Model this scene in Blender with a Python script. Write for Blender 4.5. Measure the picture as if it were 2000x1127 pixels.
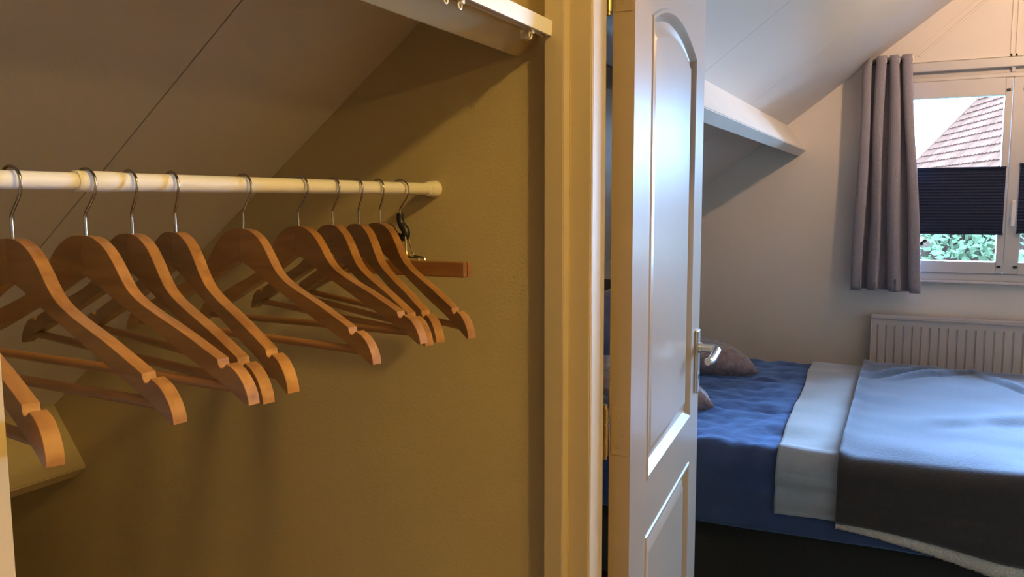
import bpy, bmesh, math, random
from mathutils import Vector, Matrix, noise

for o in list(bpy.data.objects):
    bpy.data.objects.remove(o, do_unlink=True)
scene = bpy.context.scene
C = scene.collection
R = math.radians

# ------------------------------------------------------------------ camera
EYE = 1.42
F_PX = 1607.0
yaw, pitch, roll = R(26.3), R(-6.075), R(-0.195)
fw = Vector((math.cos(yaw) * math.cos(pitch), math.sin(yaw) * math.cos(pitch), math.sin(pitch)))
rt = fw.cross(Vector((0, 0, 1))).normalized()
up = rt.cross(fw)
c_, s_ = math.cos(roll), math.sin(roll)
rt2, up2 = rt * c_ + up * s_, up * c_ - rt * s_
cam_data = bpy.data.cameras.new('camera')
cam_data.sensor_width = 36.0
cam_data.lens = F_PX / 2000.0 * 36.0
cam_data.clip_start = 0.02
cam = bpy.data.objects.new('camera', cam_data)
C.objects.link(cam)
cam.matrix_world = Matrix(((rt2.x, up2.x, -fw.x, 0), (rt2.y, up2.y, -fw.y, 0), (rt2.z, up2.z, -fw.z, EYE), (0, 0, 0, 1)))
scene.camera = cam

# ------------------------------------------------------------------ world, exposure
SKY = (0.34, 0.60, 1.0)
SKY_STRENGTH = 140.0
world = bpy.data.worlds.new('overcast_sky')
scene.world = world
world.use_nodes = True
bg = world.node_tree.nodes['Background']
bg.inputs[0].default_value = (*SKY, 1)
bg.inputs[1].default_value = SKY_STRENGTH
HALL_LAMP = ((0.42, -0.75, 2.42), (1.0, 0.67, 0.19), 590.0)
HALL_LAMP_2 = ((0.15, -1.80, 2.10), (1.0, 0.67, 0.19), 260.0)
BED_LAMP = ((3.35, -0.66, 2.46), (1.0, 0.66, 0.40), 540.0)
vs = scene.view_settings
vs.view_transform = 'Standard'
vs.look = 'None'
vs.gamma = 1.0
vs.use_curve_mapping = False
vs.exposure = 0.0

# ------------------------------------------------------------------ layout numbers
XW, XW2 = 1.225, 1.325        # partition between the dressing area and the bedroom
XG = 4.65                     # gable wall with the window (inner face)
XB = -3.0                     # wall behind the viewer
YK = 2.2                      # low wall under the eaves
YRI = -2.5                    # opposite wall
YRIDGE = -0.88
TAN = math.tan(R(37.0))
def ceil_z(y):
    return 2.31 - TAN * y if y > YRIDGE else 2.31 - TAN * YRIDGE - TAN * (YRIDGE - y)

# ------------------------------------------------------------------ material helpers
def mat(name, col, rough=0.5, metal=0.0, noise_scale=None, noise_amt=0.08, bump=0.0, bump_scale=60.0, stretch=(1, 1, 1), **kw):
    m = bpy.data.materials.new(name)
    m.use_nodes = True
    nt = m.node_tree
    b = nt.nodes['Principled BSDF']
    b.inputs['Base Color'].default_value = (*col, 1)
    b.inputs['Roughness'].default_value = rough
    b.inputs['Metallic'].default_value = metal
    for k, v in kw.items():
        key = {'sheen': 'Sheen Weight', 'sheen_rough': 'Sheen Roughness', 'sheen_tint': 'Sheen Tint', 'coat': 'Coat Weight',
               'coat_rough': 'Coat Roughness', 'spec': 'Specular IOR Level', 'sss': 'Subsurface Weight', 'trans': 'Transmission Weight',
               'alpha': 'Alpha'}[k]
        b.inputs[key].default_value = v
    tc = nt.nodes.new('ShaderNodeTexCoord')
    mp = nt.nodes.new('ShaderNodeMapping')
    mp.inputs['Scale'].default_value = stretch
    nt.links.new(tc.outputs['Object'], mp.inputs[0])
    if noise_scale:
        n = nt.nodes.new('ShaderNodeTexNoise')
        n.inputs['Scale'].default_value = noise_scale
        n.inputs['Detail'].default_value = 4
        nt.links.new(mp.outputs[0], n.inputs['Vector'])
        r = nt.nodes.new('ShaderNodeValToRGB')
        r.color_ramp.elements[0].position = 0.3
        r.color_ramp.elements[1].position = 0.7
        r.color_ramp.elements[0].color = (*[c * (1 - noise_amt) for c in col], 1)
        r.color_ramp.elements[1].color = (*[min(1, c * (1 + noise_amt)) for c in col], 1)
        nt.links.new(n.outputs[0], r.inputs[0])
        nt.links.new(r.outputs[0], b.inputs['Base Color'])
    if bump:
        n2 = nt.nodes.new('ShaderNodeTexNoise')
        n2.inputs['Scale'].default_value = bump_scale
        n2.inputs['Detail'].default_value = 3
        nt.links.new(mp.outputs[0], n2.inputs['Vector'])
        bp = nt.nodes.new('ShaderNodeBump')
        bp.inputs['Strength'].default_value = bump
        bp.inputs['Distance'].default_value = 0.01
        nt.links.new(n2.outputs[0], bp.inputs['Height'])
        nt.links.new(bp.outputs[0], b.inputs['Normal'])
    return m

def wood_mat(name, dark, light, rough=0.3, coat=0.5):
    m = bpy.data.materials.new(name)
    m.use_nodes = True
    nt = m.node_tree
    b = nt.nodes['Principled BSDF']
    b.inputs['Roughness'].default_value = rough
    b.inputs['Coat Weight'].default_value = coat
    b.inputs['Coat Roughness'].default_value = 0.18
    tc = nt.nodes.new('ShaderNodeTexCoord')
    oi = nt.nodes.new('ShaderNodeObjectInfo')
    ad = nt.nodes.new('ShaderNodeVectorMath'); ad.operation = 'ADD'
    mu = nt.nodes.new('ShaderNodeVectorMath'); mu.operation = 'SCALE'
    nt.links.new(oi.outputs['Random'], mu.inputs['Scale'])
    mu.inputs[0].default_value = (3.1, 1.7, 2.3)
    nt.links.new(tc.outputs['Object'], ad.inputs[0])
    nt.links.new(mu.outputs[0], ad.inputs[1])
    mp = nt.nodes.new('ShaderNodeMapping')
    mp.inputs['Rotation'].default_value = (0, 0, 0)
    mp.inputs['Scale'].default_value = (5, 30, 38)
    nt.links.new(ad.outputs[0], mp.inputs[0])
    n = nt.nodes.new('ShaderNodeTexNoise')
    n.inputs['Scale'].default_value = 1.6
    n.inputs['Detail'].default_value = 6
    n.inputs['Distortion'].default_value = 0.6
    nt.links.new(mp.outputs[0], n.inputs['Vector'])
    r = nt.nodes.new('ShaderNodeValToRGB')
    r.color_ramp.elements[0].position = 0.28
    r.color_ramp.elements[0].color = (*dark, 1)
    r.color_ramp.elements[1].position = 0.62
    r.color_ramp.elements[1].color = (*light, 1)
    nt.links.new(n.outputs[0], r.inputs[0])
    hs = nt.nodes.new('ShaderNodeHueSaturation')
    mr = nt.nodes.new('ShaderNodeMapRange')
    mr.inputs['To Min'].default_value = 0.88
    mr.inputs['To Max'].default_value = 1.1
    nt.links.new(oi.outputs['Random'], mr.inputs['Value'])
    nt.links.new(mr.outputs[0], hs.inputs['Value'])
    nt.links.new(r.outputs[0], hs.inputs['Color'])
    nt.links.new(hs.outputs[0], b.inputs['Base Color'])
    return m

M = {}
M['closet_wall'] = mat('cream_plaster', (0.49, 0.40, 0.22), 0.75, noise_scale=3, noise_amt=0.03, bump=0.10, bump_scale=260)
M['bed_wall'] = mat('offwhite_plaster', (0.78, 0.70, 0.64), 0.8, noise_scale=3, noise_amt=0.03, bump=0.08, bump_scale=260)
M['ceiling'] = mat('ceiling_board', (0.64, 0.60, 0.56), 0.55, noise_scale=2, noise_amt=0.02, bump=0.06, bump_scale=200)
M['joint'] = mat('dark_joint', (0.12, 0.10, 0.08), 0.9)
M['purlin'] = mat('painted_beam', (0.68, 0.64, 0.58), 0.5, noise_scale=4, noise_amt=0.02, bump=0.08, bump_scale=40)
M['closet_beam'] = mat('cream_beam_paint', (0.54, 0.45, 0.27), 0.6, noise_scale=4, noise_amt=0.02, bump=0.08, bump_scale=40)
M['frame'] = mat('cream_frame_paint', (0.52, 0.43, 0.30), 0.55, noise_scale=5, noise_amt=0.02, bump=0.04, bump_scale=30)
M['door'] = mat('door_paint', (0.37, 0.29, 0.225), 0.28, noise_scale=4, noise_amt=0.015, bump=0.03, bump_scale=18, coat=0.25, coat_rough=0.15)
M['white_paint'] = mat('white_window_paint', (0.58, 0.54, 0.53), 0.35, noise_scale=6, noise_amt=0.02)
M['floor'] = mat('brown_laminate', (0.24, 0.15, 0.09), 0.4, noise_scale=6, noise_amt=0.3, stretch=(1, 8, 1))
M['rod'] = mat('white_enamel', (0.86, 0.83, 0.79), 0.28, noise_scale=8, noise_amt=0.01)
M['cap'] = mat('white_plastic', (0.84, 0.80, 0.74), 0.45, noise_scale=8, noise_amt=0.01)
M['wood'] = wood_mat('lotus_wood', (0.24, 0.105, 0.032), (0.39, 0.190, 0.060))
M['wood_bar'] = wood_mat('dowel_wood', (0.28, 0.125, 0.04), (0.38, 0.18, 0.065), 0.4, 0.2)
M['wood_dark'] = wood_mat('brown_clamp_wood', (0.20, 0.085, 0.03), (0.29, 0.13, 0.045))
M['chrome'] = mat('chrome_wire', (0.50, 0.46, 0.40), 0.16, 1.0, noise_scale=30, noise_amt=0.02)
M['nickel'] = mat('brushed_nickel', (0.72, 0.70, 0.66), 0.25, 1.0, noise_scale=40, noise_amt=0.03)
M['brass'] = mat('brass_hinge', (0.62, 0.48, 0.22), 0.3, 1.0, noise_scale=40, noise_amt=0.06)
M['black'] = mat('black_plastic', (0.012, 0.012, 0.013), 0.4, noise_scale=20, noise_amt=0.1)
M['clear'] = mat('clear_plastic', (0.95, 0.93, 0.9), 0.15, noise_scale=20, noise_amt=0.01, trans=0.85)
M['curtain'] = mat('grey_linen', (0.30, 0.27, 0.32), 0.9, noise_scale=120, noise_amt=0.12, bump=0.25, bump_scale=400, sheen=0.3, sheen_rough=0.5)
M['blind'] = mat('navy_pleated_fabric', (0.026, 0.032, 0.062), 0.9, noise_scale=60, noise_amt=0.1, spec=0.15)
M['radiator'] = mat('radiator_enamel', (0.52, 0.47, 0.46), 0.4, noise_scale=5, noise_amt=0.02)
M['duvet'] = mat('blue_cotton', (0.026, 0.052, 0.16), 0.85, noise_scale=9, noise_amt=0.16, bump=0.35, bump_scale=26, sheen=1.0, sheen_rough=0.42, sheen_tint=(0.30, 0.52, 1, 1))
M['bedbase'] = mat('black_upholstery', (0.018, 0.018, 0.020), 0.9, noise_scale=150, noise_amt=0.2)
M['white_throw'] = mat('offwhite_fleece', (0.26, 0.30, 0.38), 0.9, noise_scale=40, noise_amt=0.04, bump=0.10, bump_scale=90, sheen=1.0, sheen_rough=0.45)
M['throw'] = mat('charcoal_fleece', (0.024, 0.020, 0.021), 0.95, noise_scale=60, noise_amt=0.15, bump=0.12, bump_scale=120, sheen=0.85, sheen_rough=0.45, sheen_tint=(0.72, 0.78, 1.0, 1))
M['sherpa'] = mat('white_sherpa', (0.66, 0.62, 0.60), 0.95, noise_scale=150, noise_amt=0.12, bump=1.0, bump_scale=260)
M['cushion'] = mat('mauve_velvet', (0.27, 0.20, 0.21), 0.6, noise_scale=30, noise_amt=0.3, bump=0.6, bump_scale=50, sheen=0.9, sheen_rough=0.3)
M['pillow'] = mat('navy_pillowcase', (0.030, 0.050, 0.12), 0.85, noise_scale=20, noise_amt=0.1, bump=0.3, bump_scale=30, sheen=0.4)
M['headboard'] = mat('dark_headboard_fabric', (0.022, 0.023, 0.028), 0.9, noise_scale=140, noise_amt=0.2)
M['roof_tile'] = mat('red_clay_tile', (0.030, 0.0135, 0.0088), 0.9, noise_scale=1.5, noise_amt=0.25, spec=0.0)
M['house_wall'] = mat('brick_far', (0.02, 0.010, 0.008), 0.9, noise_scale=3, noise_amt=0.2, spec=0.0)
M['leaf'] = mat('green_leaf', (0.020, 0.026, 0.013), 0.9, noise_scale=1.2, noise_amt=0.5, spec=0.0)
M['grass'] = mat('lawn', (0.012, 0.018, 0.007), 0.9, noise_scale=1.0, noise_amt=0.4, spec=0.0)

gm = bpy.data.materials.new('window_glass'); gm.use_nodes = True
nt = gm.node_tree; nt.nodes.clear()
out = nt.nodes.new('ShaderNodeOutputMaterial'); mx = nt.nodes.new('ShaderNodeMixShader')
tr = nt.nodes.new('ShaderNodeBsdfTransparent'); gl = nt.nodes.new('ShaderNodeBsdfGlossy'); fr = nt.nodes.new('ShaderNodeFresnel')
tr.inputs[0].default_value = (0.93, 0.96, 0.96, 1); gl.inputs['Roughness'].default_value = 0.02; fr.inputs[0].default_value = 1.45
nt.links.new(fr.outputs[0], mx.inputs[0]); nt.links.new(tr.outputs[0], mx.inputs[1]); nt.links.new(gl.outputs[0], mx.inputs[2]); nt.links.new(mx.outputs[0], out.inputs[0])
M['glass'] = gm

def emit_mat(name, col, strength):
    m = bpy.data.materials.new(name); m.use_nodes = True
    nt = m.node_tree; nt.nodes.clear()
    o = nt.nodes.new('ShaderNodeOutputMaterial'); e = nt.nodes.new('ShaderNodeEmission')
    e.inputs[0].default_value = (*col, 1); e.inputs[1].default_value = strength
    nt.links.new(e.outputs[0], o.inputs[0])
    return m

# ------------------------------------------------------------------ mesh helpers
def link(name, me, parent=None):
    o = bpy.data.objects.new(name, me)
    C.objects.link(o)
    if parent:
        o.parent = parent
    return o

def obj(name, bm, m, parent=None, smooth=False, angle=None):
    bmesh.ops.recalc_face_normals(bm, faces=bm.faces[:])
    me = bpy.data.meshes.new(name)
    if angle is not None:
        for f in bm.faces: f.smooth = True
        for e in bm.edges:
            if len(e.link_faces) == 2 and e.calc_face_angle(0) > R(angle): e.smooth = False
    elif smooth:
        for f in bm.faces: f.smooth = True
    bm.to_mesh(me); bm.free()
    me.materials.append(M[m] if isinstance(m, str) else m)
    return link(name, me, parent)

def empty(name, loc, rz=0.0):
    o = bpy.data.objects.new(name, None)
    C.objects.link(o)
    o.location = loc
    o.rotation_euler = (0, 0, rz)
    o.empty_display_size = 0.05
    return o

def tag(o, label, cat=None, group=None, kind=None):
    if label: o['label'] = label
    if cat: o['category'] = cat
    if group: o['group'] = group
    if kind: o['kind'] = kind
    return o

def add_box(bm, a, b, bev=0.0, seg=2):
    vs_ = []
    x0, y0, z0 = a; x1, y1, z1 = b
    for x in (x0, x1):
        for y in (y0, y1):
            for z in (z0, z1):
                vs_.append(bm.verts.new((x, y, z)))
    idx = [(0, 1, 3, 2), (4, 6, 7, 5), (0, 4, 5, 1), (2, 3, 7, 6), (0, 2, 6, 4), (1, 5, 7, 3)]
    fs = [bm.faces.new([vs_[i] for i in q]) for q in idx]
    if bev > 0:
        es = list({e for f in fs for e in f.edges})
        bmesh.ops.bevel(bm, geom=es, offset=bev, segments=seg, affect='EDGES', profile=0.5)
    return vs_

def box(name, a, b, m, parent=None, bev=0.0, seg=2):
    bm = bmesh.new(); add_box(bm, a, b, bev, seg)
    return obj(name, bm, m, parent)

def add_prism(bm, poly, d, f):
    """poly: 2D points; f(p, t) -> 3D for t in (0, d)"""
    v0 = [bm.verts.new(f(p, 0)) for p in poly]
    v1 = [bm.verts.new(f(p, d)) for p in poly]
    bm.faces.new(v0); bm.faces.new(v1[::-1])
    n = len(poly)
    for i in range(n):
        bm.faces.new((v0[i], v1[i], v1[(i + 1) % n], v0[(i + 1) % n]))

def add_tube(bm, pts, r, n=10, cap=True):
    pts = [Vector(p) for p in pts]
    rings = []
    prev = None
    for i, p in enumerate(pts):
        t = (pts[min(i + 1, len(pts) - 1)] - pts[max(i - 1, 0)]).normalized()
        if prev is None:
            a = t.orthogonal().normalized()
        else:
            a = (prev - t * prev.dot(t)).normalized()
        prev = a
        b = t.cross(a)
        rr = r[i] if isinstance(r, (list, tuple)) else r
        rings.append([bm.verts.new(p + (a * math.cos(2 * math.pi * k / n) + b * math.sin(2 * math.pi * k / n)) * rr) for k in range(n)])
    for i in range(len(rings) - 1):
        for k in range(n):
            bm.faces.new((rings[i][k], rings[i][(k + 1) % n], rings[i + 1][(k + 1) % n], rings[i + 1][k]))
    if cap:
        bm.faces.new(rings[0]); bm.faces.new(rings[-1][::-1])

def tube(name, pts, r, m, parent=None, n=10):
    bm = bmesh.new(); add_tube(bm, pts, r, n)
    return obj(name, bm, m, parent, angle=50)

def spline(pts, k=6):
    P = [Vector(p) for p in pts]
    outp = []
    for i in range(len(P) - 1):
        p0, p1, p2, p3 = P[max(i - 1, 0)], P[i], P[i + 1], P[min(i + 2, len(P) - 1)]
        for j in range(k):
            t = j / k
            outp.append(0.5 * ((2 * p1) + (p2 - p0) * t + (2 * p0 - 5 * p1 + 4 * p2 - p3) * t * t + (3 * p1 - p0 - 3 * p2 + p3) * t ** 3))
    outp.append(P[-1])
    return outp

def struct(o, label):
    o['kind'] = 'structure'
    o['label'] = label
    return o

# ================================================================== STRUCTURE
struct(box('floor', (XB - 0.1, YRI - 0.1, -0.12), (XG + 0.2, YK + 0.1, 0.0), 'floor'), 'dark brown laminate floor under the bed and doorway')

# sloping roof boards: joints run up the slope
JX = [XB - 0.1, -1.89, -0.974, -0.058, 0.858, 1.774, 2.69, 3.58, XG + 0.15]
def slope_ceiling(name, y0, y1, label):
    bm = bmesh.new()
    prof = [(y0, ceil_z(y0) + 0.025), (y1, ceil_z(y1) + 0.025), (y1, ceil_z(y1) + 0.16), (y0, ceil_z(y0) + 0.16)]
    add_prism(bm, prof, JX[-1] - JX[0], lambda p, t: (JX[0] + t, p[0], p[1]))
    root = struct(obj(name, bm, 'joint'), label)
    for i in range(len(JX) - 1):
        bm = bmesh.new()
        g = 0.0013
        pr = [(y0, ceil_z(y0)), (y1, ceil_z(y1)), (y1, ceil_z(y1) + 0.024), (y0, ceil_z(y0) + 0.024)]
        add_prism(bm, pr, JX[i + 1] - JX[i] - 2 * g, lambda p, t, x=JX[i] + g: (x + t, p[0], p[1]))
        obj('ceiling_panel', bm, 'ceiling', root)
    return root
slope_ceiling('ceiling', YRIDGE, YK + 0.12, 'sloping off-white board ceiling with fine joints above closet and bed')
slope_ceiling('ceiling', YRI - 0.12, YRIDGE, 'opposite slope of the board ceiling outside the picture')

# purlins: 5 x 17 cm beams standing square on the slope
def purlin(name, ya, label):
    A = Vector((ya, ceil_z(ya)))
    dn = Vector((-math.sin(R(37)), -math.cos(R(37))))
    al = Vector((math.cos(R(37)), -math.sin(R(37))))
    B_ = A + dn * 0.17
    Cc = B_ + al * 0.05
    D_ = A + al * 0.05 - dn * 0.02
    A2 = A - dn * 0.02
    for x0, x1 in ((0.3333, XW), (XW2, XG)):
        bm = bmesh.new()
        add_prism(bm, [A2, B_, Cc, D_], x1 - x0, lambda p, t: (x0 + t, p[0], p[1]))
        bmesh.ops.bevel(bm, geom=[e for e in bm.edges if abs(e.verts[0].co.x - e.verts[1].co.x) > 0.1], offset=0.003, segments=2, affect='EDGES')
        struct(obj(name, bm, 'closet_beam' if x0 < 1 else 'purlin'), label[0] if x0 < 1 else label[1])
purlin('trim_1', 0.656, ('cream roof beam over the closet opening, carrying the curtain rail', 'white roof beam running into the bedroom window wall'))
purlin('trim_2', 1.811, ('lower cream roof beam low in the closet behind the hangers', 'lower white roof beam in the bedroom behind the headboard'))

# gable wall with window opening
WY0, WY1, WZ0, WZ1 = 0.14, -1.91, 1.017, 2.09
def yz_wall(name, polys, x0, x1, m, label):
    bm = bmesh.new()
    for poly in polys:
        add_prism(bm, poly, x1 - x0, lambda p, t: (x0 + t, p[0], p[1]))
    return struct(obj(name, bm, m), label)
def cz(y): return ceil_z(y) + 0.02
yz_wall('wall_back', [
    [(YK, 0), (YK, cz(YK)), (WY0, cz(WY0)), (WY0, 0)],
    [(WY0, 0), (WY0, WZ0), (WY1, WZ0), (WY1, 0)],
    [(WY0, WZ1), (WY0, cz(WY0)), (YRIDGE, cz(YRIDGE)), (WY1, cz(WY1)), (WY1, WZ1)],
    [(WY1, 0), (WY1, cz(WY1)), (YRI, cz(YRI)), (YRI, 0)]], XG, XG + 0.14, 'bed_wall', 'off-white gable wall of the bedroom around the window')
# partition wall with doorway (opening from YJ down to YJ2)
YJ, YJ2, DZ = 0.500, -0.33, 1.925
yz_wall('wall_middle', [
    [(YK, 0), (YK, cz(YK)), (YJ, cz(YJ)), (YJ, 0)],
    [(YJ, DZ), (YJ, cz(YJ)), (YRIDGE, cz(YRIDGE)), (YJ2, cz(YRIDGE) - 1e-3), (YJ2, DZ)][:2] + [(YJ2, cz(YJ2)), (YJ2, DZ)],
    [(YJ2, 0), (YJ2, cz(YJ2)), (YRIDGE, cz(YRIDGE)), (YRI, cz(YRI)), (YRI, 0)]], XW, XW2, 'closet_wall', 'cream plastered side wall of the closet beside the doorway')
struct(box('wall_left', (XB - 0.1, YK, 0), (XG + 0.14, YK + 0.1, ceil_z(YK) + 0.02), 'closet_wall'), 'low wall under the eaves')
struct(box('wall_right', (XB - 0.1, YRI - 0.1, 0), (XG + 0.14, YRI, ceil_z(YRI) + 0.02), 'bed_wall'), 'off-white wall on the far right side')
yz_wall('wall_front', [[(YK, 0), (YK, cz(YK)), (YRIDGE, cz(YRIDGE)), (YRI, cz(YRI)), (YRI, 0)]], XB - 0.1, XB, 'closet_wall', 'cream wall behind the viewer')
# left closet cheek, its painted front edge shows at the left border
yz_wall('wall_closet', [[(0.545, 0), (0.545, cz(0.545)), (YK, cz(YK)), (YK, 0)]], 0.22, 0.3333, 'frame', 'pale end of the closet partition at the left border')

# door frame
def door_frame():
    bm = bmesh.new()
    prof = [(1.200, 0.536), (1.200, 0.503), (1.2214, 0.501), (1.2214, 0.4655), (1.2245, 0.4635), (1.2835, 0.4635), (1.2835, 0.482), (1.328, 0.482), (1.328, 0.545), (1.2255, 0.545), (1.2255, 0.536)]
    add_prism(bm, prof, 1.93, lambda p, t: (p[0], p[1], t))
    es = [e for e in bm.edges if abs(e.verts[0].co.z - e.verts[1].co.z) > 1]
    bmesh.ops.bevel(bm, geom=es, offset=0.0013, segments=2, affect='EDGES')
    root = struct(obj('trim_3', bm, 'frame'), 'cream painted door frame post with stepped profile beside the closet wall')
    bm = bmesh.new()
    p2 = [(x, YJ + YJ2 - y) for x, y in prof]
    add_prism(bm, p2, 1.93, lambda p, t: (p[0], p[1], t))
    obj('frame_post', bm, 'frame', root)
    box('frame_head', (1.2, YJ2 - 0.03, 1.915), (1.328, 0.5, 1.955), 'frame', root)
door_frame()

# ------------------------------------------------------------------ door
DYAW = R(4.7)
door = empty('door_1', (1.336, 0.429, 0.0), DYAW)
struct(door, 'white panelled door with arched upper panel, standing open into the bedroom')
S0, S1, Z0, Z1, TH = -0.016, 0.724, 0.012, 1.905, 0.037
# local axes: x along leaf, y: 0 = visible face (towards -y), leaf thickness towards +y
def outline(s0, s1, z0, z1, rise, d, n=24):
    pts = [(s0 + d, z0 + d), (s1 - d, z0 + d)]
    sc, hf = (s0 + s1) / 2, (s1 - s0) / 2
    w = hf - d
    for i in range(n + 1):
        t = 1 - 2 * i / n
        s = sc + w * t
        z = z1 - d - rise * ((s - sc) / hf) ** 2
        pts.append((s, z))
    return pts
PANELS = [(0.115, 0.600, 0.895, 1.795, 0.048), (0.110, 0.597, 0.13, 0.790, 0.0)]
def door_leaf():
    bm = bmesh.new()
    for side in (0, 1):
        y = 0.0 if side == 0 else TH
        edges = []
        loops = [[(S0, Z0), (S1, Z0), (S1, Z1), (S0, Z1)]] + [outline(*p, 0.0) for p in PANELS]
        for lp in loops:
            v = [bm.verts.new((s, y, z)) for s, z in lp]
            edges += [bm.edges.new((v[i], v[(i + 1) % len(v)])) for i in range(len(v))]
            if lp is loops[0]:
                if side == 0: r0 = v
                else:
                    for i in range(4): bm.faces.new((r0[i], r0[(i + 1) % 4], v[(i + 1) % 4], v[i]))
        bmesh.ops.triangle_fill(bm, edges=edges, use_beauty=True)
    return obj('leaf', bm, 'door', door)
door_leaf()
RINGS = [(0.0, 0.0), (0.004, -0.0025), (0.009, -0.0025), (0.013, 0.0), (0.020, 0.008), (0.024, 0.0105), (0.031, 0.0105), (0.036, 0.009), (0.052, 0.003), (0.054, 0.003)]
for p in PANELS:
    bm = bmesh.new()
    for side in (0, 1):
        prev = None
        for d, y in RINGS:
            yy = y if side == 0 else TH - y
            v = [bm.verts.new((s, yy, z)) for s, z in outline(*p, d)]
            if prev:
                n = len(v)
                for i in range(n): bm.faces.new((prev[i], prev[(i + 1) % n], v[(i + 1) % n], v[i]))
            prev = v
        bm.faces.new(prev)
    pan = obj('panel', bm, 'door', door, angle=25)
# hinges (three), knuckles on the bedroom corner of the frame
for zc in (1.768, 1.025, 0.25):
    h = box('hinge', (S0 - 0.0012, 0.004, zc - 0.042), (S0 + 0.0006, 0.034, zc + 0.042), 'door', door, bev=0.0004, seg=1)
    for q in range(3):
        z0 = zc - 0.042 + q * 0.0285
        tube('knuckle', [(S0 - 0.009, 0.0425, z0), (S0 - 0.009, 0.0425, z0 + 0.026)], 0.0062, 'brass', h, n=12)
    tube('hinge_pin', [(S0 - 0.009, 0.0425, zc - 0.048), (S0 - 0.009, 0.0425, zc + 0.048)], 0.0045, 'brass', h, n=10)
    for dz_, dy_ in ((0.025, 0.022), (-0.004, 0.014), (-0.028, 0.022)):
        tube('screw', [(S0 - 0.0018, dy_, zc + dz_), (S0 + 0.001, dy_, zc + dz_)], 0.0034, 'brass', h, n=8)
# handle: long back plate and lever
hd = box('handle', (0.655, -0.009, 0.945), (0.688, 0.001, 1.103), 'nickel', door, bev=0.003)
hd['label'] = 'brushed metal lever handle on a long plate'
lv = spline([(0.672, -0.006, 1.058), (0.672, -0.030, 1.058), (0.670, -0.046, 1.058), (0.655, -0.054, 1.057), (0.62, -0.054, 1.053), (0.575, -0.052, 1.047), (0.556, -0.046, 1.045)], 5)
tube('lever', lv, [0.0105] * 11 + [0.0095] * (len(lv) - 12) + [0.008], 'nickel', hd, n=14)
tube('rosette', [(0.672, -0.008, 1.058), (0.672, -0.016, 1.058)], 0.0135, 'nickel', hd, n=18)
tube('keyhole', [(0.672, -0.0085, 0.985), (0.672, -0.0098, 0.985)], 0.006, 'black', hd, n=12)
hb = box('handle', (0.655, TH - 0.001, 0.945), (0.688, TH + 0.008, 1.103), 'nickel', door, bev=0.003)
box('latch_plate', (S1 - 0.0005, 0.009, 0.93), (S1 + 0.0012, 0.031, 1.12), 'nickel', door)

# ------------------------------------------------------------------ window
win = empty('window_1', (XG, WY0, WZ0))
struct(win, 'white wooden casement window with dark corner clips in the bedroom gable')
def wb(name, y0, y1, z0, z1, x0, x1, m='white_paint', parent=None, bev=0.003):
    # absolute coordinates -> local to window empty (or its part)
    o = box(name, (x0 - XG, min(y0, y1) - WY0, z0 - WZ0), (x1 - XG, max(y0, y1) - WY0, z1 - WZ0), m, parent or win, bev=bev, seg=1)
    return o
wb('frame_rail', WY0, WY1, 2.048, 2.093, -0.012 + XG, XG + 0.10)
wb('frame_rail', WY0, WY1, 2.000, 2.022, XG + 0.0, XG + 0.10)
wb('frame_rail', WY0, WY1, 2.020, 2.050, XG + 0.022, XG + 0.09)
wb('frame_rail', WY0, WY1, 1.017, 1.057, XG + 0.002, XG + 0.10)
wb('frame_post', WY0, WY0 - 0.02, 1.057, 2.0, XG + 0.0, XG + 0.10)
wb('frame_post', WY1 + 0.02, WY1, 1.057, 2.0, XG + 0.0, XG + 0.10)
tag(wb('window_sill', WY0 + 0.03, WY1 - 0.03, 1.004, 1.019, XG - 0.035, XG + 0.03, bev=0.004), 'white narrow window sill')
wb('muntin', -0.372 + 0.010, -0.372 - 0.006, 2.022, 2.05, XG - 0.002, XG + 0.03)
SASH = [(0.120, -0.3715, 0.05, 0.031), (-0.3735, -0.884, 0.064, 0.05), (-0.886, -1.395, 0.05, 0.05), (-1.397, -1.888, 0.05, 0.05)]
for i, (ya, yb, wl, wr) in enumerate(SASH):
    bm = bmesh.new()
    x0, x1, z0, z1 = -0.008, 0.05, 1.0575 - WZ0, 1.9985 - WZ0
    a, b = ya - WY0, yb - WY0
    gz0, gz1 = 1.114 - WZ0, 1.918 - WZ0
    add_box(bm, (x0, a - wl, z0), (x1, a, z1), 0.003, 1)
    add_box(bm, (x0, b, z0), (x1, b + wr, z1), 0.003, 1)
    add_box(bm, (x0, b + wr, z0), (x1, a - wl, gz0), 0.0, 1)
    add_box(bm, (x0, b + wr, gz1), (x1, a - wl, z1), 0.0, 1)
    s = obj('sash', bm, 'white_paint', win)
    bm = bmesh.new()
    add_box(bm, (0.022, b + wr - 0.004, gz0 - 0.004), (0.026, a - wl + 0.004, gz1 + 0.004))
    obj('pane', bm, 'glass', s)
    for yy in (a - wl + 0.014, b + wr - 0.014):
        for zz in (gz0 - 0.022, gz1 + 0.022):
            if i == 0 and yy > b + wr: continue
            bm = bmesh.new(); add_box(bm, (-0.016, yy - 0.0085, zz - 0.006), (-0.007, yy + 0.0085, zz + 0.006), 0.0015, 1)
            obj('blind_clip', bm, 'black', s)
    if i == 1:
        bm = bmesh.new(); add_box(bm, (-0.016, a - 0.040, 1.335 - WZ0), (-0.008, a - 0.016, 1.40 - WZ0), 0.002)
        h = obj('window_handle', bm, 'rod', s)
        bm = bmesh.new(); add_box(bm, (-0.034, a - 0.037, 1.29 - WZ0), (-0.016, a - 0.019, 1.415 - WZ0), 0.005)
        obj('lever', bm, 'rod', h)
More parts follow.
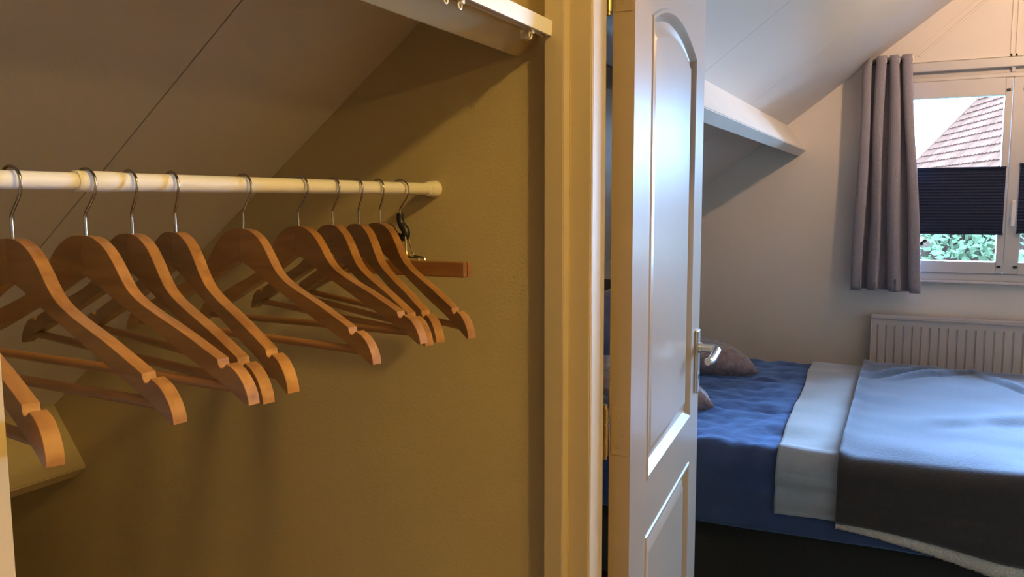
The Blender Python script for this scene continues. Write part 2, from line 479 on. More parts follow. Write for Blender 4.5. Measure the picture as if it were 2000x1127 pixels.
# panelled triangle above the window: thin mouldings following the roof
def gable_moulding(y0, z0, y1, z1, w, name='moulding'):
    a, b = Vector((y0, z0)), Vector((y1, z1))
    d = (b - a).normalized(); n = Vector((-d.y, d.x)) * w / 2
    bm = bmesh.new()
    add_prism(bm, [a - n, b - n, b + n, a + n], 0.006, lambda p, t: (-t - 0.0003, p[0] - WY0, p[1] - WZ0))
    return obj(name, bm, 'bed_wall', win)
for off, w in ((0.0, 0.009), (0.052, 0.006), (0.070, 0.010)):
    gable_moulding(0.105 - off, 2.12 + 0.004, -0.62 - off * 0.4, 2.12 + 0.61, w)
for yy, w in ((-0.356, 0.008), (-0.378, 0.008)):
    gable_moulding(yy, 2.095, yy, 2.42 if yy > -0.36 else 2.44, w)
gable_moulding(0.09, 2.102, WY1, 2.102, 0.012)

# ------------------------------------------------------------------ roof tiles and garden outside
h_ = Vector((math.cos(R(15.5)), math.sin(R(15.5)), 0)); m_ = Vector((-h_.y, h_.x, 0))
AL = R(48.0)
sd = -m_ * math.cos(AL) + Vector((0, 0, math.sin(AL)))
nr = -(h_.cross(sd))
def px_point(px, py, d):
    v = rt2 * ((px - 1000) / F_PX) + up2 * (-(py - 563.5) / F_PX) + fw
    return Vector((0, 0, EYE)) + v * d
V0 = px_point(1788, 322, 27.0)          # a point of the far verge of the neighbour's roof
house = empty('neighbour_house', V0 - sd * 3.0 - Vector((0, 0, 3)))
tag(house, 'neighbouring house with red tiled roof seen through the window', 'house')
base = V0 - sd * 3.0 - house.location
GA = 0.30
tw = 0.27
nt_ = 30
bm = bmesh.new()
for k in range(nt_):
    for j in range(6):
        pass
prof = []
for k in range(nt_):
    for j in range(5):
        t = j / 5
        prof.append((-(k + t) * tw, 0.035 * math.sin(math.pi * t) ** 2 + (0.012 if j == 0 else 0)))
prof.append((-nt_ * tw, 0.0))
lo = [bm.verts.new(h_ * s + nr * (zz + 0.05)) for s, zz in prof]
hi = [bm.verts.new(h_ * s + sd * (GA + 0.06) + nr * zz) for s, zz in prof]
bt = [bm.verts.new(h_ * s + nr * 0.0) for s, zz in prof]
for i in range(len(prof) - 1):
    bm.faces.new((lo[i], lo[i + 1], hi[i + 1], hi[i]))
    bm.faces.new((bt[i], bt[i + 1], lo[i + 1], lo[i]))
me_course = None
for k in range(32):
    if me_course is None:
        o = obj('tile_course', bm, 'roof_tile', house); me_course = o.data
    else:
        o = link('tile_course', me_course, house)
    o.location = base + sd * (GA * k)
bm = bmesh.new()
L = nt_ * tw
p0, p1 = base - nr * 0.05, base + sd * 9.7 - nr * 0.05
for pts in ([p0, p1, p1 - h_ * L, p0 - h_ * L],):
    v = [bm.verts.new(p) for p in pts]; v2 = [bm.verts.new(p - nr * 0.15) for p in pts]
    bm.faces.new(v); bm.faces.new(v2[::-1])
    for i in range(4): bm.faces.new((v[i], v2[i], v2[(i + 1) % 4], v[(i + 1) % 4]))
obj('roof_deck', bm, 'house_wall', house)
bm = bmesh.new()
add_prism(bm, [(0, 0), (9.7 * math.cos(AL), 0), (9.7 * math.cos(AL), 9.7 * math.sin(AL) - 0.3), (0, -0.3)], L - 0.4,
          lambda p, t: base - h_ * (0.2 + t) - m_ * p[0] + Vector((0, 0, p[1] - (3.5 if p[1] <= 0 else 0))) - nr * 0.1)
obj('wall', bm, 'house_wall', house)
bm = bmesh.new()
add_tube(bm, [base + nr * 0.04, base + sd * 9.7 + nr * 0.04], 0.07, 8)
obj('verge_tile', bm, 'roof_tile', house)

random.seed(4)
bm = bmesh.new()
for k in range(20000):
    u, v, w = random.random(), random.random(), random.random()
    p = Vector((10.5 + 2.2 * w + 0.6 * math.sin(u * 17), -5.5 + 10.0 * u, -2.8 + 3.95 * v ** 0.6 + 0.25 * noise.noise(Vector((u * 14, w * 3, 0)))))
    a = Vector((random.gauss(0, 1), random.gauss(0, 1), random.gauss(0, 1))).normalized()
    b = a.orthogonal().normalized()
    r = random.uniform(0.035, 0.075)
    q = [p + a * r, p + b * r * 0.55, p - a * r, p - b * r * 0.55]
    bm.faces.new([bm.verts.new(x) for x in q])
hedge = obj('hedge', bm, 'leaf')
tag(hedge, 'bright green hedge outside below the blind', 'hedge', kind='stuff')
tag(box('lawn', (XG + 0.3, -30, -2.9), (60, 30, -2.8), 'grass'), 'green lawn outside the house', None, kind='structure')

# ================================================================== CLOSET THINGS
YR, ZR = 0.753, 1.441
rod = empty('closet_rod', (XW, YR, ZR))
tag(rod, 'white telescopic clothes rod spanning the closet', 'clothes rod')
def rx(x): return x - XW
XC = 0.553
tube('inner_tube', [(rx(0.3335), 0, 0), (rx(XC), 0, 0)], 0.0087, 'rod', rod, n=32)
tube('collar', [(rx(XC - 0.008), 0, 0), (rx(XC - 0.007), 0, 0), (rx(XC + 0.030), 0, 0), (rx(XC + 0.048), 0, 0)], [0.0102, 0.0107, 0.0107, 0.0100], 'cap', rod, n=32)
tube('outer_tube', [(rx(XC + 0.03), 0, 0), (rx(XW - 0.012), 0, 0)], 0.0099, 'rod', rod, n=32)
tube('end_cap', [(rx(XW - 0.026), 0, 0), (rx(XW - 0.0255), 0, 0), (rx(XW - 0.005), 0, 0), (rx(XW - 0.0012), 0, 0), (0, 0, 0)], [0.0112, 0.0120, 0.0142, 0.0146, 0.0140], 'cap', rod, n=32)
tube('end_cap', [(rx(0.3335), 0, 0), (rx(0.352), 0, 0), (rx(0.353), 0, 0)], [0.0146, 0.0120, 0.0112], 'cap', rod, n=32)

TOP_A = [(0, 0), (0.020, -0.0022), (0.040, -0.0128), (0.055, -0.0285), (0.066, -0.0425), (0.078, -0.0540), (0.093, -0.0625), (0.115, -0.0715), (0.150, -0.0838), (0.180, -0.0955), (0.2070, -0.1063)]
NOTCH = [(0.2078, -0.1105), (0.2105, -0.1135), (0.2140, -0.1137), (0.2170, -0.1112)]
NOSE = [(0.2188, -0.1094), (0.2300, -0.1138), (0.2400, -0.1228), (0.2462, -0.1335), (0.2480, -0.1425)]
LOW = [(0, -0.0394), (0.015, -0.0445), (0.032, -0.0522), (0.0575, -0.0644), (0.1069, -0.0850), (0.1465, -0.1018), (0.1844, -0.1161), (0.2207, -0.1312), (0.2350, -0.1385), (0.2440, -0.1430)]
def interp(L, u):
    for (a, za), (b, zb) in zip(L, L[1:]):
        if u <= b: return za + (zb - za) * (u - a) / (b - a)
    return L[-1][1]
def hanger_arm(side, B, th=0.0125):
    top = [(p.x, p.z) for p in spline([(a, 0, b) for a, b in TOP_A], 4)] + NOTCH + [(p.x, p.z) for p in spline([(a, 0, b) for a, b in NOSE], 3)]
    lowc = [(p.x, p.z) for p in spline([(a, 0, b) for a, b in LOW], 3)]
    bm = bmesh.new()
    def n_of(u): return B * (max(u, 0) / 0.249) ** 1.5
    fr, bk = [], []
    for (u, z) in top:
        ul = u if u < 0.23 else 0.23 + (u - 0.23) * (0.014 / 0.018)
        zl = interp(lowc, ul)
        uo = max(u, 0.0002)
        for L, t in ((fr, -th / 2), (bk, th / 2)):
            L.append((bm.verts.new((side * max(u, 0.0002), n_of(u) + t, z)), bm.verts.new((side * max(ul, 0.0002), n_of(ul) + t, zl))))
    m = len(fr)
    for i in range(m - 1):
        bm.faces.new((fr[i][0], fr[i + 1][0], fr[i + 1][1], fr[i][1]))
        bm.faces.new((bk[i][0], bk[i][1], bk[i + 1][1], bk[i + 1][0]))
        bm.faces.new((fr[i][0], bk[i][0], bk[i + 1][0], fr[i + 1][0]))
        bm.faces.new((fr[i][1], fr[i + 1][1], bk[i + 1][1], bk[i][1]))
    bm.faces.new((fr[0][0], fr[0][1], bk[0][1], bk[0][0]))
    bm.faces.new((fr[-1][0], bk[-1][0], bk[-1][1], fr[-1][1]))
    bmesh.ops.recalc_face_normals(bm, faces=bm.faces[:])
    es = [e for e in bm.edges if len(e.link_faces) == 2 and e.calc_face_angle(0) > R(60)
          and abs(e.verts[0].co.y - e.verts[1].co.y) < th * 0.5 and min(abs(v.co.x) for v in e.verts) > 0.001]
    bmesh.ops.bevel(bm, geom=es, offset=0.0016, segments=2, affect='EDGES', clamp_overlap=True)
    return bm, n_of
HOOK = [(0, -0.060), (0, -0.045), (0, -0.0345), (0.0025, -0.0295), (0.0085, -0.0220), (0.0145, -0.0135), (0.0170, -0.0050), (0.0160, 0.0035), (0.0105, 0.0095), (0.002, 0.0125), (-0.007, 0.0112), (-0.0135, 0.0055), (-0.0165, -0.0025), (-0.0165, -0.008)]
def hook_pts(): return spline([(u, 0, z) for u, z in HOOK], 5)
HANG = [  # x on rod, y shift, twist, roll, pitch (deg), label
    (0.4070, 0.0010, -8.5, -0.5, -3.6, 'nearest wooden hanger, cut off by the left border with only its front end showing'),
    (0.4812, 0.0037, -5.5, 1.1, 0.1, 'wooden hanger second from left, its hook touching the left border'),
    (0.5570, 0.0026, -3.8, 0.3, -0.9, 'wooden hanger hooked over the thicker collar of the rod'),
    (0.6071, -0.0030, -11.4, -0.6, 0.0, 'wooden hanger just right of the rod collar, nested behind the collar hanger'),
    (0.6617, -0.0049, -16.6, -0.1, 0.7, 'fifth wooden hanger from the left, last of the nested left group'),
    (0.7721, -0.0005, -10.3, 0.7, -2.3, 'wooden hanger hanging alone in the middle of the rod'),
    (0.8801, 0.0082, -13.5, 2.1, 0.4, 'wooden hanger at the left of the tight group of four near the wall'),
    (0.9510, 0.0050, -22.1, -0.1, 0.5, 'second wooden hanger of the tight group near the wall'),
    (1.0040, -0.0014, -27.5, -0.6, 1.0, 'third wooden hanger of the tight group near the wall'),
    (1.0549, -0.0046, -22.9, -1.6, 0.2, 'wooden hanger closest to the wall, beside the trouser clamp hanger')]
B = -0.0122
for X, dy, th, ro, pi_, label in HANG:
    t = empty('wooden_hanger', (X, YR + dy, ZR))
    t.rotation_mode = 'YXZ'
    t.rotation_euler = (R(pi_), R(-ro), R(th - 90))
    tag(t, label, 'hanger', 'wooden hangers on the closet rod')
    for side in (1, -1):
        bm, nf = hanger_arm(side, B)
        bmesh.ops.translate(bm, verts=bm.verts[:], vec=(0, 0, -0.054))
        obj('arm', bm, 'wood', t, angle=40)
    zb = -0.054 - 0.1305
    yb = nf(0.222)
    tube('trouser_bar', [(-0.222, yb, zb), (0.222, yb, zb)], 0.0047, 'wood_bar', t, n=12)
    bm = bmesh.new(); add_tube(bm, [p + Vector((dy * max(0.0, min(1.0, (p.z + 0.034) / 0.022)), 0, 0)) for p in hook_pts()], 0.0016, 8)
    tag(obj('hook', bm, 'chrome', t, smooth=True), 'chrome wire hook')

# trouser clamp hanger nearest the wall
pc = empty('clamp_hanger', (1.1165, YR, ZR), R(-90))
tag(pc, 'trouser hanger with black plastic neck and wooden clamp bars', 'hanger')
bm = bmesh.new(); add_tube(bm, [p for p in hook_pts() if p.z > -0.05], 0.0016, 8)
obj('hook', bm, 'chrome', pc, smooth=True)
nk = spline([(0.0, 0, -0.040), (0.0, 0, -0.052), (0.004, 0, -0.060), (0.010, 0, -0.068), (0.010, 0, -0.076), (0.002, 0, -0.079), (-0.006, 0, -0.076), (-0.012, 0, -0.068), (-0.015, 0, -0.063)], 4)
bm = bmesh.new(); add_tube(bm, nk, [0.0058] * 8 + [0.0070] * 12 + [0.0058] * (len(nk) - 28) + [0.0035] * 8, 10)
neck_ = obj('neck', bm, 'black', pc, smooth=True)
tube('lever', [(-0.012, -0.003, -0.070), (-0.0185, -0.003, -0.061), (-0.020, 0.002, -0.058), (-0.0185, 0.005, -0.060), (-0.010, 0.005, -0.071)], 0.0015, 'chrome', neck_, n=6)
for yy in (-0.009, 0.009):
    tube('wire', spline([(0.010, yy * 0.4, -0.066), (0.014, yy * 0.6, -0.085), (0.018, yy, -0.106), (0.026, yy, -0.110), (0.037, yy, -0.111), (0.0405, yy, -0.116), (0.039, yy * 0.8, -0.121)], 4), 0.0016, 'chrome', neck_, n=6)
for yy, m in ((-0.0065, 'wood_dark'), (0.0065, 'wood')):
    bm = bmesh.new(); add_box(bm, (-0.13, yy - 0.0055, -0.1395), (0.124 if yy < 0 else 0.1255, yy + 0.0055, -0.1155), 0.0015)
    obj('clamp_bar', bm, m, pc)

# curtain rail under the beam
rail = empty('curtain_rail', (0.35, 0.545, 1.678))
tag(rail, 'white curtain rail with gliders along the closet beam', 'curtain rail')
bm = bmesh.new()
RL = XW - 0.003 - 0.35
pr = [(-0.0135, 0.000), (-0.0155, 0.022), (-0.0005, 0.030), (0.0035, 0.016), (0.0035, 0.001), (0.0005, 0.001), (0.0005, 0.012), (-0.009, 0.012), (-0.009, 0.000)]
add_prism(bm, pr, RL, lambda p, t: (t, p[0] - 0.008, p[1] - 0.004))
obj('rail_profile', bm, 'rod', rail)
bm = bmesh.new(); add_box(bm, (RL - 0.004, -0.026, -0.008), (RL + 0.002, -0.004, 0.003), 0.001)
obj('end_stop', bm, 'cap', rail)
for xg in (0.55, 0.585, 0.795):
    bm = bmesh.new()
    add_box(bm, (xg - 0.004, -0.0165, -0.010), (xg + 0.004, -0.0085, 0.003), 0.0015)
    add_tube(bm, [(xg - 0.003 + 0.0045 * math.cos(a), -0.0125, -0.0125 + 0.0045 * math.sin(a)) for a in [k * math.pi / 5 for k in range(11)]], 0.0012, 6)
    obj('glider', bm, 'cap', rail)
bm = bmesh.new(); add_box(bm, (0.790, -0.004, -0.016), (0.812, 0.004, -0.004), 0.001)
obj('clip', bm, 'clear', rail)

# ================================================================== BEDROOM THINGS
# radiator
rad = empty('radiator', (4.56, -0.5, 0.2))
tag(rad, 'off-white ribbed panel radiator under the window', 'radiator')
RY0, RY1, RZ0, RZ1 = 0.70, -0.72, 0.02, 0.636
bm = bmesh.new()
pitch_ = 0.0398
ys = []
y = RY0 - 0.026
pr = [(RY0, 0.0), (RY0 - 0.022, 0.0)]
while y > RY1 + 0.05:
    pr += [(y, 0.0), (y - 0.003, 0.006), (y - 0.006, 0.006), (y - 0.009, 0.0)]
    y -= pitch_
pr += [(RY1, 0.0)]
zt = [RZ0, RZ0 + 0.045, RZ0 + 0.055, RZ1 - 0.058, RZ1 - 0.05, RZ1 - 0.012]
rows = []
for j, z in enumerate(zt):
    k = 0 if j in (0, 1, 4, 5) else 1
    rows.append([bm.verts.new((d * k, yy, z)) for yy, d in pr])
for j in range(len(rows) - 1):
    for i in range(len(pr) - 1):
        bm.faces.new((rows[j][i], rows[j][i + 1], rows[j + 1][i + 1], rows[j + 1][i]))
obj('front_panel', bm, 'radiator', rad)
box('top_grille', (-0.004, RY1, RZ1 - 0.014), (0.060, RY0, RZ1), 'radiator', rad, bev=0.004)
box('top_edge', (-0.0065, RY1, RZ1 - 0.020), (0.002, RY0, RZ1 - 0.012), 'radiator', rad, bev=0.002)
box('side_cover', (-0.003, RY0 - 0.004, RZ0), (0.060, RY0 + 0.002, RZ1 - 0.003), 'radiator', rad, bev=0.002)
box('side_cover', (-0.003, RY1 - 0.002, RZ0), (0.060, RY1 + 0.004, RZ1 - 0.003), 'radiator', rad, bev=0.002)
box('back_panel', (0.045, RY1, RZ0), (0.058, RY0, RZ1 - 0.015), 'radiator', rad)
box('wall_bracket', (0.058, 0.3, 0.1), (0.0895, 0.34, 0.55), 'radiator', rad)

# pleated blinds hanging free in the middle of the two left panes
def blind(name, y0, y1, z0, z1, label):
    t = empty(name, (XG - 0.018, (y0 + y1) / 2, z0)); tag(t, label, 'blind', 'pleated window blinds')
    hw, H = abs(y0 - y1) / 2, z1 - z0
    n = 21
    bm = bmesh.new(); a = []
    for k in range(2 * n + 1):
        x = -0.003 if k % 2 else 0.001
        z = 0.008 + (H - 0.016) * k / (2 * n)
        a.append((bm.verts.new((x, -hw, z)), bm.verts.new((x, hw, z)), bm.verts.new((x + 0.0012, -hw, z)), bm.verts.new((x + 0.0012, hw, z))))
    for p, q in zip(a, a[1:]):
        bm.faces.new((p[0], p[1], q[1], q[0])); bm.faces.new((p[2], q[2], q[3], p[3]))
        bm.faces.new((p[0], q[0], q[2], p[2])); bm.faces.new((p[1], p[3], q[3], q[1]))
    obj('pleated_fabric', bm, 'blind', t)
    box('top_rail', (-0.009, -hw - 0.002, H - 0.010), (0.007, hw + 0.002, H), 'blind', t, bev=0.002)
    box('bottom_rail', (-0.009, -hw - 0.002, 0), (0.007, hw + 0.002, 0.010), 'blind', t, bev=0.002)
blind('pleated_blind', 0.085, -0.362, 1.248, 1.577, 'dark navy pleated blind across the left window pane beside the curtain')
blind('pleated_blind', -0.420, -0.850, 1.256, 1.592, 'dark navy pleated blind cut off by the right border beside the window handle')

# window curtain with eyelets
cur = empty('window_curtain', (4.55, 0.13, 0.962))
tag(cur, 'grey linen curtain hanging in deep folds left of the window', 'curtain')
def cur_pt(s, t):
    """s 0..1 left->right, t 0 bottom..1 top"""
    yl = 0.300 * (1 - t) + 0.272 * t
    yr = -0.022 * (1 - t) + 0.066 * t
    s2 = s + 0.035 * math.sin(2 * math.pi * (s * 1.3 + 0.2)) * (1 - t)
    y = yl + (yr - yl) * s2
    ph = 2 * math.pi * (3.5 * s + 0.05)
    amp = 0.034 + 0.010 * (1 - t)
    x = -0.006 - amp * math.sin(ph) - 0.010 * math.sin(2.3 * ph + 1.5 * (1 - t)) * (1 - t) * 0.6
    y += 0.012 * math.sin(2 * ph + 0.6) + 0.004 * math.sin(7 * t + 9 * s)
    zt_ = min(2.122, ceil_z(y) - 0.012) - 0.962
    z = zt_ * t + (0.004 * math.sin(5 * s) if t == 0 else 0)
    return Vector((x, y - 0.13, z))
bm = bmesh.new()
NS, NT = 120, 40
g = [[bm.verts.new(cur_pt(i / NS, j / NT)) for j in range(NT + 1)] for i in range(NS + 1)]
for i in range(NS):
    for j in range(NT):
        bm.faces.new((g[i][j], g[i + 1][j], g[i + 1][j + 1], g[i][j + 1]))
bmesh.ops.recalc_face_normals(bm, faces=bm.faces[:])
bmesh.ops.solidify(bm, geom=bm.faces[:], thickness=0.0022)
obj('fabric', bm, 'curtain', cur, smooth=True)
bm = bmesh.new()
prev = None
for i in range(NS + 1):
    q = [cur_pt(i / NS, 0.0), cur_pt(i / NS, 0.055)]
    q = [bm.verts.new(p + Vector((-0.0022, 0, 0.0005))) for p in q]
    if prev: bm.faces.new((prev[0], q[0], q[1], prev[1]))
    prev = q
bmesh.ops.solidify(bm, geom=bm.faces[:], thickness=0.0018)
obj('hem', bm, 'curtain', cur, smooth=True)
for i in range(7):
    s = (i + 0.45) / 7
    p = cur_pt(s, 0.965)
    bm = bmesh.new()
    add_tube(bm, [(p.x, p.y + 0.019 * math.cos(a) * 0.5, 2.094 - 0.962 + 0.019 * math.sin(a)) for a in [k * math.pi / 8 for k in range(17)]], 0.002, 6)
    obj('eyelet', bm, 'nickel', cur, smooth=True)
crod = empty('curtain_rod', (4.544, 0.26, 2.094))
tag(crod, 'short dark curtain rod carrying the grey curtain', 'curtain rod')
tube('pole', [(0, 0.012, 0), (0, -0.185, 0)], 0.009, 'black', crod, n=16)
tube('bracket', [(0, -0.13, -0.002), (0, -0.13, -0.016), (0.104, -0.13, -0.016)], 0.006, 'rod', crod, n=10)

# bed ------------------------------------------------------------------
BX0, BX1, BY0, BY1 = 2.71, 4.18, -0.52, 1.46
bed = empty('bed', ((BX0 + BX1) / 2, (BY0 + BY1) / 2, 0))
tag(bed, 'black upholstered box spring bed with dark headboard', 'bed')
def bl(x, y, z): return (x - (BX0 + BX1) / 2, y - (BY0 + BY1) / 2, z)
box('base', bl(BX0 + 0.015, BY0 + 0.02, 0.07), bl(BX1 - 0.015, BY1, 0.34), 'bedbase', bed, bev=0.015)
box('mattress', bl(BX0 + 0.02, BY0 + 0.03, 0.342), bl(BX1 - 0.02, BY1 - 0.01, 0.555), 'white_throw', bed, bev=0.04, seg=3)
box('headboard', bl(BX0 - 0.02, BY1 + 0.002, 0.05), bl(BX1 + 0.02, BY1 + 0.085, 1.0), 'headboard', bed, bev=0.02, seg=3)
for lx in (BX0 + 0.1, BX1 - 0.1):
    for ly in (BY0 + 0.12, BY1 - 0.1):
        x, y, z = bl(lx, ly, 0)
        tube('leg', [(x, y, 0.0), (x, y, 0.075)], [0.022, 0.028], 'black', bed, n=14)

def wr(x, y, sc, seed=0.0):
    return noise.noise(Vector((x * sc + seed, y * sc * 0.7 + seed * 2, seed * 3.3)))
def drape_profile(xn, xf, zt, zb_n, zb_f, r, n_side=14, n_top=70):
    """points (x,z,side) around the bed across X: near hang, rounded edge, top, rounded edge, far hang"""
    P = []
    for i in range(n_side):
        P.append((xn, zb_n + (zt - r - zb_n) * i / n_side))
    for i in range(9):
        a = math.pi - math.pi / 2 * i / 8
        P.append((xn + r + r * math.cos(a), zt - r + r * math.sin(a)))
    for i in range(1, n_top):
        P.append((xn + r + (xf - xn - 2 * r) * i / n_top, zt))
    for i in range(9):
        a = math.pi / 2 - math.pi / 2 * i / 8
        P.append((xf - r + r * math.cos(a), zt - r + r * math.sin(a)))
    for i in range(1, n_side + 1):
        P.append((xf, zt - r + (zb_f - zt + r) * i / n_side))
    return P
def drape(name, m, ysamples, prof_at, disp, thick, label, cat, parent=None):
    bm = bmesh.new()
    G = []
    for y in ysamples:
        row = []
        for k, (x, z) in enumerate(prof_at(y)):
            p = Vector((x, y, z)) + disp(x, y, z)
            row.append(bm.verts.new(p))
        G.append(row)
    for i in range(len(G) - 1):
        for k in range(len(G[0]) - 1):
            bm.faces.new((G[i][k], G[i + 1][k], G[i + 1][k + 1], G[i][k + 1]))
    bmesh.ops.recalc_face_normals(bm, faces=bm.faces[:])
    bmesh.ops.solidify(bm, geom=bm.faces[:], thickness=-thick)
    o = obj(name, bm, m, parent, smooth=True)
    if label: tag(o, label, cat)
    return o
def lin(a, b, n): return [a + (b - a) * i / n for i in range(n + 1)]
def foot(y, y_end, r):
    """drop of the top surface where it rolls over the foot end"""
    d = y - y_end
    if d >= r: return 0.0
    d = max(d, 0.0)
    return r - math.sqrt(max(0.0, r * r - (r - d) ** 2))
# duvet
DY0, DY1 = -0.56, 1.05
def duvet_prof(y):
    f = foot(y, DY0, 0.11)
    zt_ = 0.602 - f * 1.0
    zn = 0.362 + 0.02 * max(0, 0.6 - y)
    return drape_profile(2.655, 4.235, zt_, min(zn, zt_ - 0.1), 0.36, 0.055)
def duvet_disp(x, y, z):
    d = Vector((0, 0, 0))
    if z > 0.5:
        seam = 0.0
        for xs in (3.16, 3.72):
            seam -= 0.012 * math.exp(-((x - xs - 0.02 * wr(x, y, 2, 7)) / 0.014) ** 2)
        d.z = 0.012 * wr(x, y, 5, 1.3) + 0.009 * wr(x, y, 13, 2.1) * min(1.0, max(0.0, (y - 0.34) * 12)) + 0.006 * wr(x * 0.5, y, 30, 4) * min(1.0, max(0.0, (y - 0.34) * 12)) + seam
    else:
        d.x = 0.010 * wr(z * 2, y, 6, 3.7) * (1 if x < 3 else -1)
    return d
duv = drape('duvet', 'duvet', lin(DY0, DY1, 200), duvet_prof, duvet_disp, 0.02, 'blue duvet spread over the bed, hanging down its near side', 'duvet')
# off-white blanket strip
def white_prof(y):
    return drape_profile(2.640, 4.25, 0.612, 0.434, 0.45, 0.058)
def white_shift(x, y, z):
    t = (x - 2.64) / 1.6
    d = Vector((0, 0.065 * t + 0.010 * wr(x, 0.3, 2.5, 5), 0))
    if z > 0.55:
        yy = y + d.y
        d.z = 0.006 + 0.012 * wr(x, yy, 5, 1.3) + 0.004 * wr(x, y, 9, 3) + 0.010 * math.exp(-((x - 2.70) / 0.02) ** 2)
    else:
        d.x = -0.009 + 0.013 * wr(z * 3.4, y * 0.7, 7, 6.6) + 0.007 * math.sin(z * 70 + y * 9 + 2 * wr(z, y, 6, 2)) * 0.5
        d.y += 0.0
    return d
drape('white_blanket', 'white_throw', lin(0.10, 0.375, 34), white_prof, white_shift, 0.012, 'off-white blanket strip showing between blue duvet and charcoal throw', 'blanket')
# charcoal throw with white pile underside
TY0, TY1 = -0.44, 0.190
def throw_prof(y, dz=0.0, dx=0.0, hem=0.0):
    f = foot(y, -0.50, 0.09) * 0.8
    zt_ = 0.638 + dz - f
    t = max(0.0, 0.19 - y)
    zb = 0.437 - 0.03 * min(1, t * 2.2) + 0.010 * math.sin(y * 9 + 1) - hem
    return drape_profile(2.610 + dx, 4.266 - dx, zt_, zb, 0.42, 0.06)
def throw_disp(x, y, z):
    t = (x - 2.62) / 1.6
    d = Vector((0, 0.020 * t * (1 if y > -0.1 else -0.5), 0))
    if z > 0.5:
        d.z = 0.012 * wr(x, y + d.y, 5, 1.3) + 0.004 * wr(x, y, 10, 12)
        fold = 0.0
        for (xa, ya, sl, wd, hh, ln) in ((4.02, 0.06, -1.25, 0.030, 0.020, 0.13), (4.08, -0.10, -1.0, 0.034, 0.018, 0.12), (3.3, -0.25, -0.6, 0.06, 0.012, 0.2), (3.95, -0.36, 2.0, 0.04, 0.016, 0.1)):
            q = (x - xa) - sl * (y - ya)
            fold += hh * (math.exp(-(q / wd) ** 2) - 0.6 * math.exp(-((q + 1.6 * wd) / wd) ** 2)) * math.exp(-((y - ya) / ln) ** 2)
        d.z += fold + 0.012 * math.exp(-((y - 0.185) / 0.03) ** 2)
    else:
        d.x = -0.004 + 0.012 * wr(z * 2, y, 7, 13.1)
    return d
thr = drape('throw_blanket', 'throw', lin(TY0, TY1, 60), throw_prof, throw_disp, 0.010, 'charcoal fleece throw with white fluffy underside over the foot of the bed', 'blanket')
# fluffy white edge below the throw
bm = bmesh.new()
G = []
random.seed(9)
for y in lin(TY0, TY1 + 0.0, 260):
    zb = throw_prof(y)[0][1]
    x = 2.610
    w = 0.014 + 0.020 * max(0, min(1, (0.19 - y) / 0.5))
    row = []
    for k in range(9):
        a = 2 * math.pi * k / 8
        rr = 1 + 0.16 * noise.noise(Vector((y * 160, k * 1.7, 0.3))) + 0.12 * noise.noise(Vector((y * 330, k * 2.9, 5)))
        px = x + 0.006 + 0.010 * math.cos(a) * rr
        pz = zb - w * 0.75 + (w * 0.9) * math.sin(a) * rr
        p = Vector((px, y, pz)) + throw_disp(x, y, zb)
        row.append(bm.verts.new(p))
    G.append(row)
for i in range(len(G) - 1):
    for k in range(8):
        bm.faces.new((G[i][k], G[i][k + 1], G[i + 1][k + 1], G[i + 1][k]))
sh = obj('sherpa_edge', bm, 'sherpa', thr, smooth=True)
sh['label'] = 'white fluffy underside edge'

# cushions and pillows
def cushion(name, loc, rot, w, h, d, m, label, cat, group, parent=None):
    bm = bmesh.new()
    n = 22
    top, bot = [], []
    for i in range(n + 1):
        rt_, rb_ = [], []
        for j in range(n + 1):
            u, v = -1 + 2 * i / n, -1 + 2 * j / n
            e = max(0.0, (1 - u ** 4) * (1 - v ** 4)) ** 0.5
            pin = 1 - 0.07 * (1 - abs(u) ** 2) * abs(v) ** 3 - 0.0
            pin2 = 1 - 0.07 * (1 - abs(v) ** 2) * abs(u) ** 3
            x, y = u * w / 2 * pin2, v * h / 2 * pin
            z = d / 2 * e * (1 + 0.10 * noise.noise(Vector((u * 3, v * 3, w * 9 + loc[0]))) + 0.06 * noise.noise(Vector((u * 8, v * 8, loc[0]))))
            rt_.append(bm.verts.new((x, y, z)))
            rb_.append(bm.verts.new((x, y, -z)) if 0 < i < n and 0 < j < n else rt_[-1])
        top.append(rt_); bot.append(rb_)
    for i in range(n):
        for j in range(n):
            bm.faces.new((top[i][j], top[i + 1][j], top[i + 1][j + 1], top[i][j + 1]))
            try: bm.faces.new((bot[i][j], bot[i][j + 1], bot[i + 1][j + 1], bot[i + 1][j]))
            except ValueError: pass
    o = obj(name, bm, m, parent, smooth=True)
    o.location = loc; o.rotation_euler = rot
    return tag(o, label, cat, group)
cushion('cushion', (3.885, 0.925, 0.685), (R(11), 0, R(29)), 0.45, 0.45, 0.15, 'cushion', 'mauve velvet cushion on the far half of the bed behind the door handle', 'cushion', 'mauve cushions on the bed')
cushion('cushion', (3.165, 0.965, 0.685), (R(11), 0, R(29)), 0.45, 0.45, 0.15, 'cushion', 'mauve velvet cushion on the near half of the bed, mostly behind the door', 'cushion', 'mauve cushions on the bed')
cushion('pillow', (3.06, 1.335, 0.79), (R(58), 0, R(2)), 0.68, 0.42, 0.16, 'pillow', 'navy pillow on the near side against the headboard, seen through the hinge gap', 'pillow', 'navy pillows')
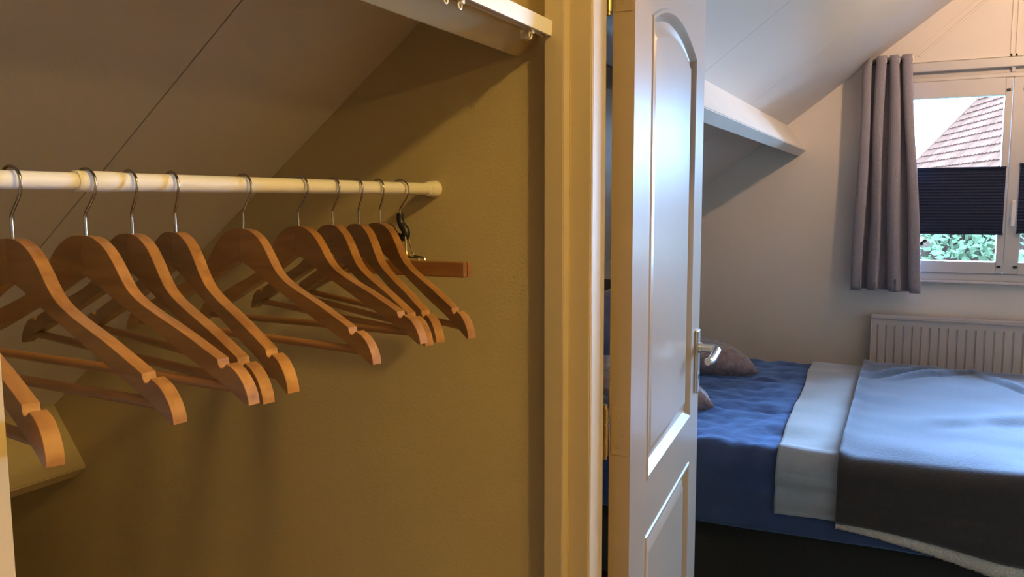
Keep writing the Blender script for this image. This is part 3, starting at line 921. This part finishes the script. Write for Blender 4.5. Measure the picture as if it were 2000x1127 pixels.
cushion('pillow', (3.80, 1.335, 0.79), (R(58), 0, R(-2)), 0.68, 0.42, 0.16, 'pillow', 'navy pillow on the far side against the headboard', 'pillow', 'navy pillows')

# ceiling lamps (outside the picture)
def pendant(name, cfg, label, dish=False):
    (x, y, z), col, st = cfg
    t = empty(name, (x, y, z)); tag(t, label, 'lamp')
    top = ceil_z(y) - z
    tube('cord', [(0, 0, 0.09), (0, 0, top)], 0.003, 'black', t, n=8)
    tube('ceiling_rose', [(0, 0, top - 0.03), (0, 0, top + 0.02)], [0.035, 0.05], 'cap', t, n=20)
    tube('socket', [(0, 0, 0.045), (0, 0, 0.095)], [0.02, 0.012], 'black', t, n=14)
    bm = bmesh.new(); bmesh.ops.create_icosphere(bm, subdivisions=3, radius=0.05)
    obj('bulb', bm, emit_mat(name + '_glow', col, st), t, smooth=True)
    if dish:   # unseen opaque bowl, added to keep direct lamp light off the bed
        bm = bmesh.new()
        add_tube(bm, [(0, 0, -0.165), (0, 0, -0.16), (0, 0, -0.145), (0, 0, -0.125)], [0.04, 0.08, 0.13, 0.165], 40)
        obj('light_block_bowl', bm, 'black', t, angle=30)
        for a in (0.3, 2.4, 4.5):
            tube('hanger_wire', [(0.15 * math.cos(a), 0.15 * math.sin(a), -0.128), (0.012 * math.cos(a), 0.012 * math.sin(a), 0.09)], 0.0012, 'chrome', t, n=6)
pendant('pendant_lamp', HALL_LAMP, 'warm pendant bulb hanging from the dressing area ceiling')
pendant('pendant_lamp', HALL_LAMP_2, 'warm bulb close to the far slope of the dressing area')
pendant('pendant_lamp', BED_LAMP, 'pendant lamp hanging from the bedroom ridge, with an added bowl blocking light downwards', True)

# sky portal: tells the renderer where daylight enters
pd = bpy.data.lights.new('window_portal', 'AREA')
pd.shape = 'RECTANGLE'; pd.size = 2.03; pd.size_y = 0.86
pd.cycles.is_portal = True
po = bpy.data.objects.new('window_portal', pd); C.objects.link(po)
po.location = (XG + 0.12, (WY0 + WY1) / 2, 1.516)
po.rotation_euler = (R(90), 0, R(90))
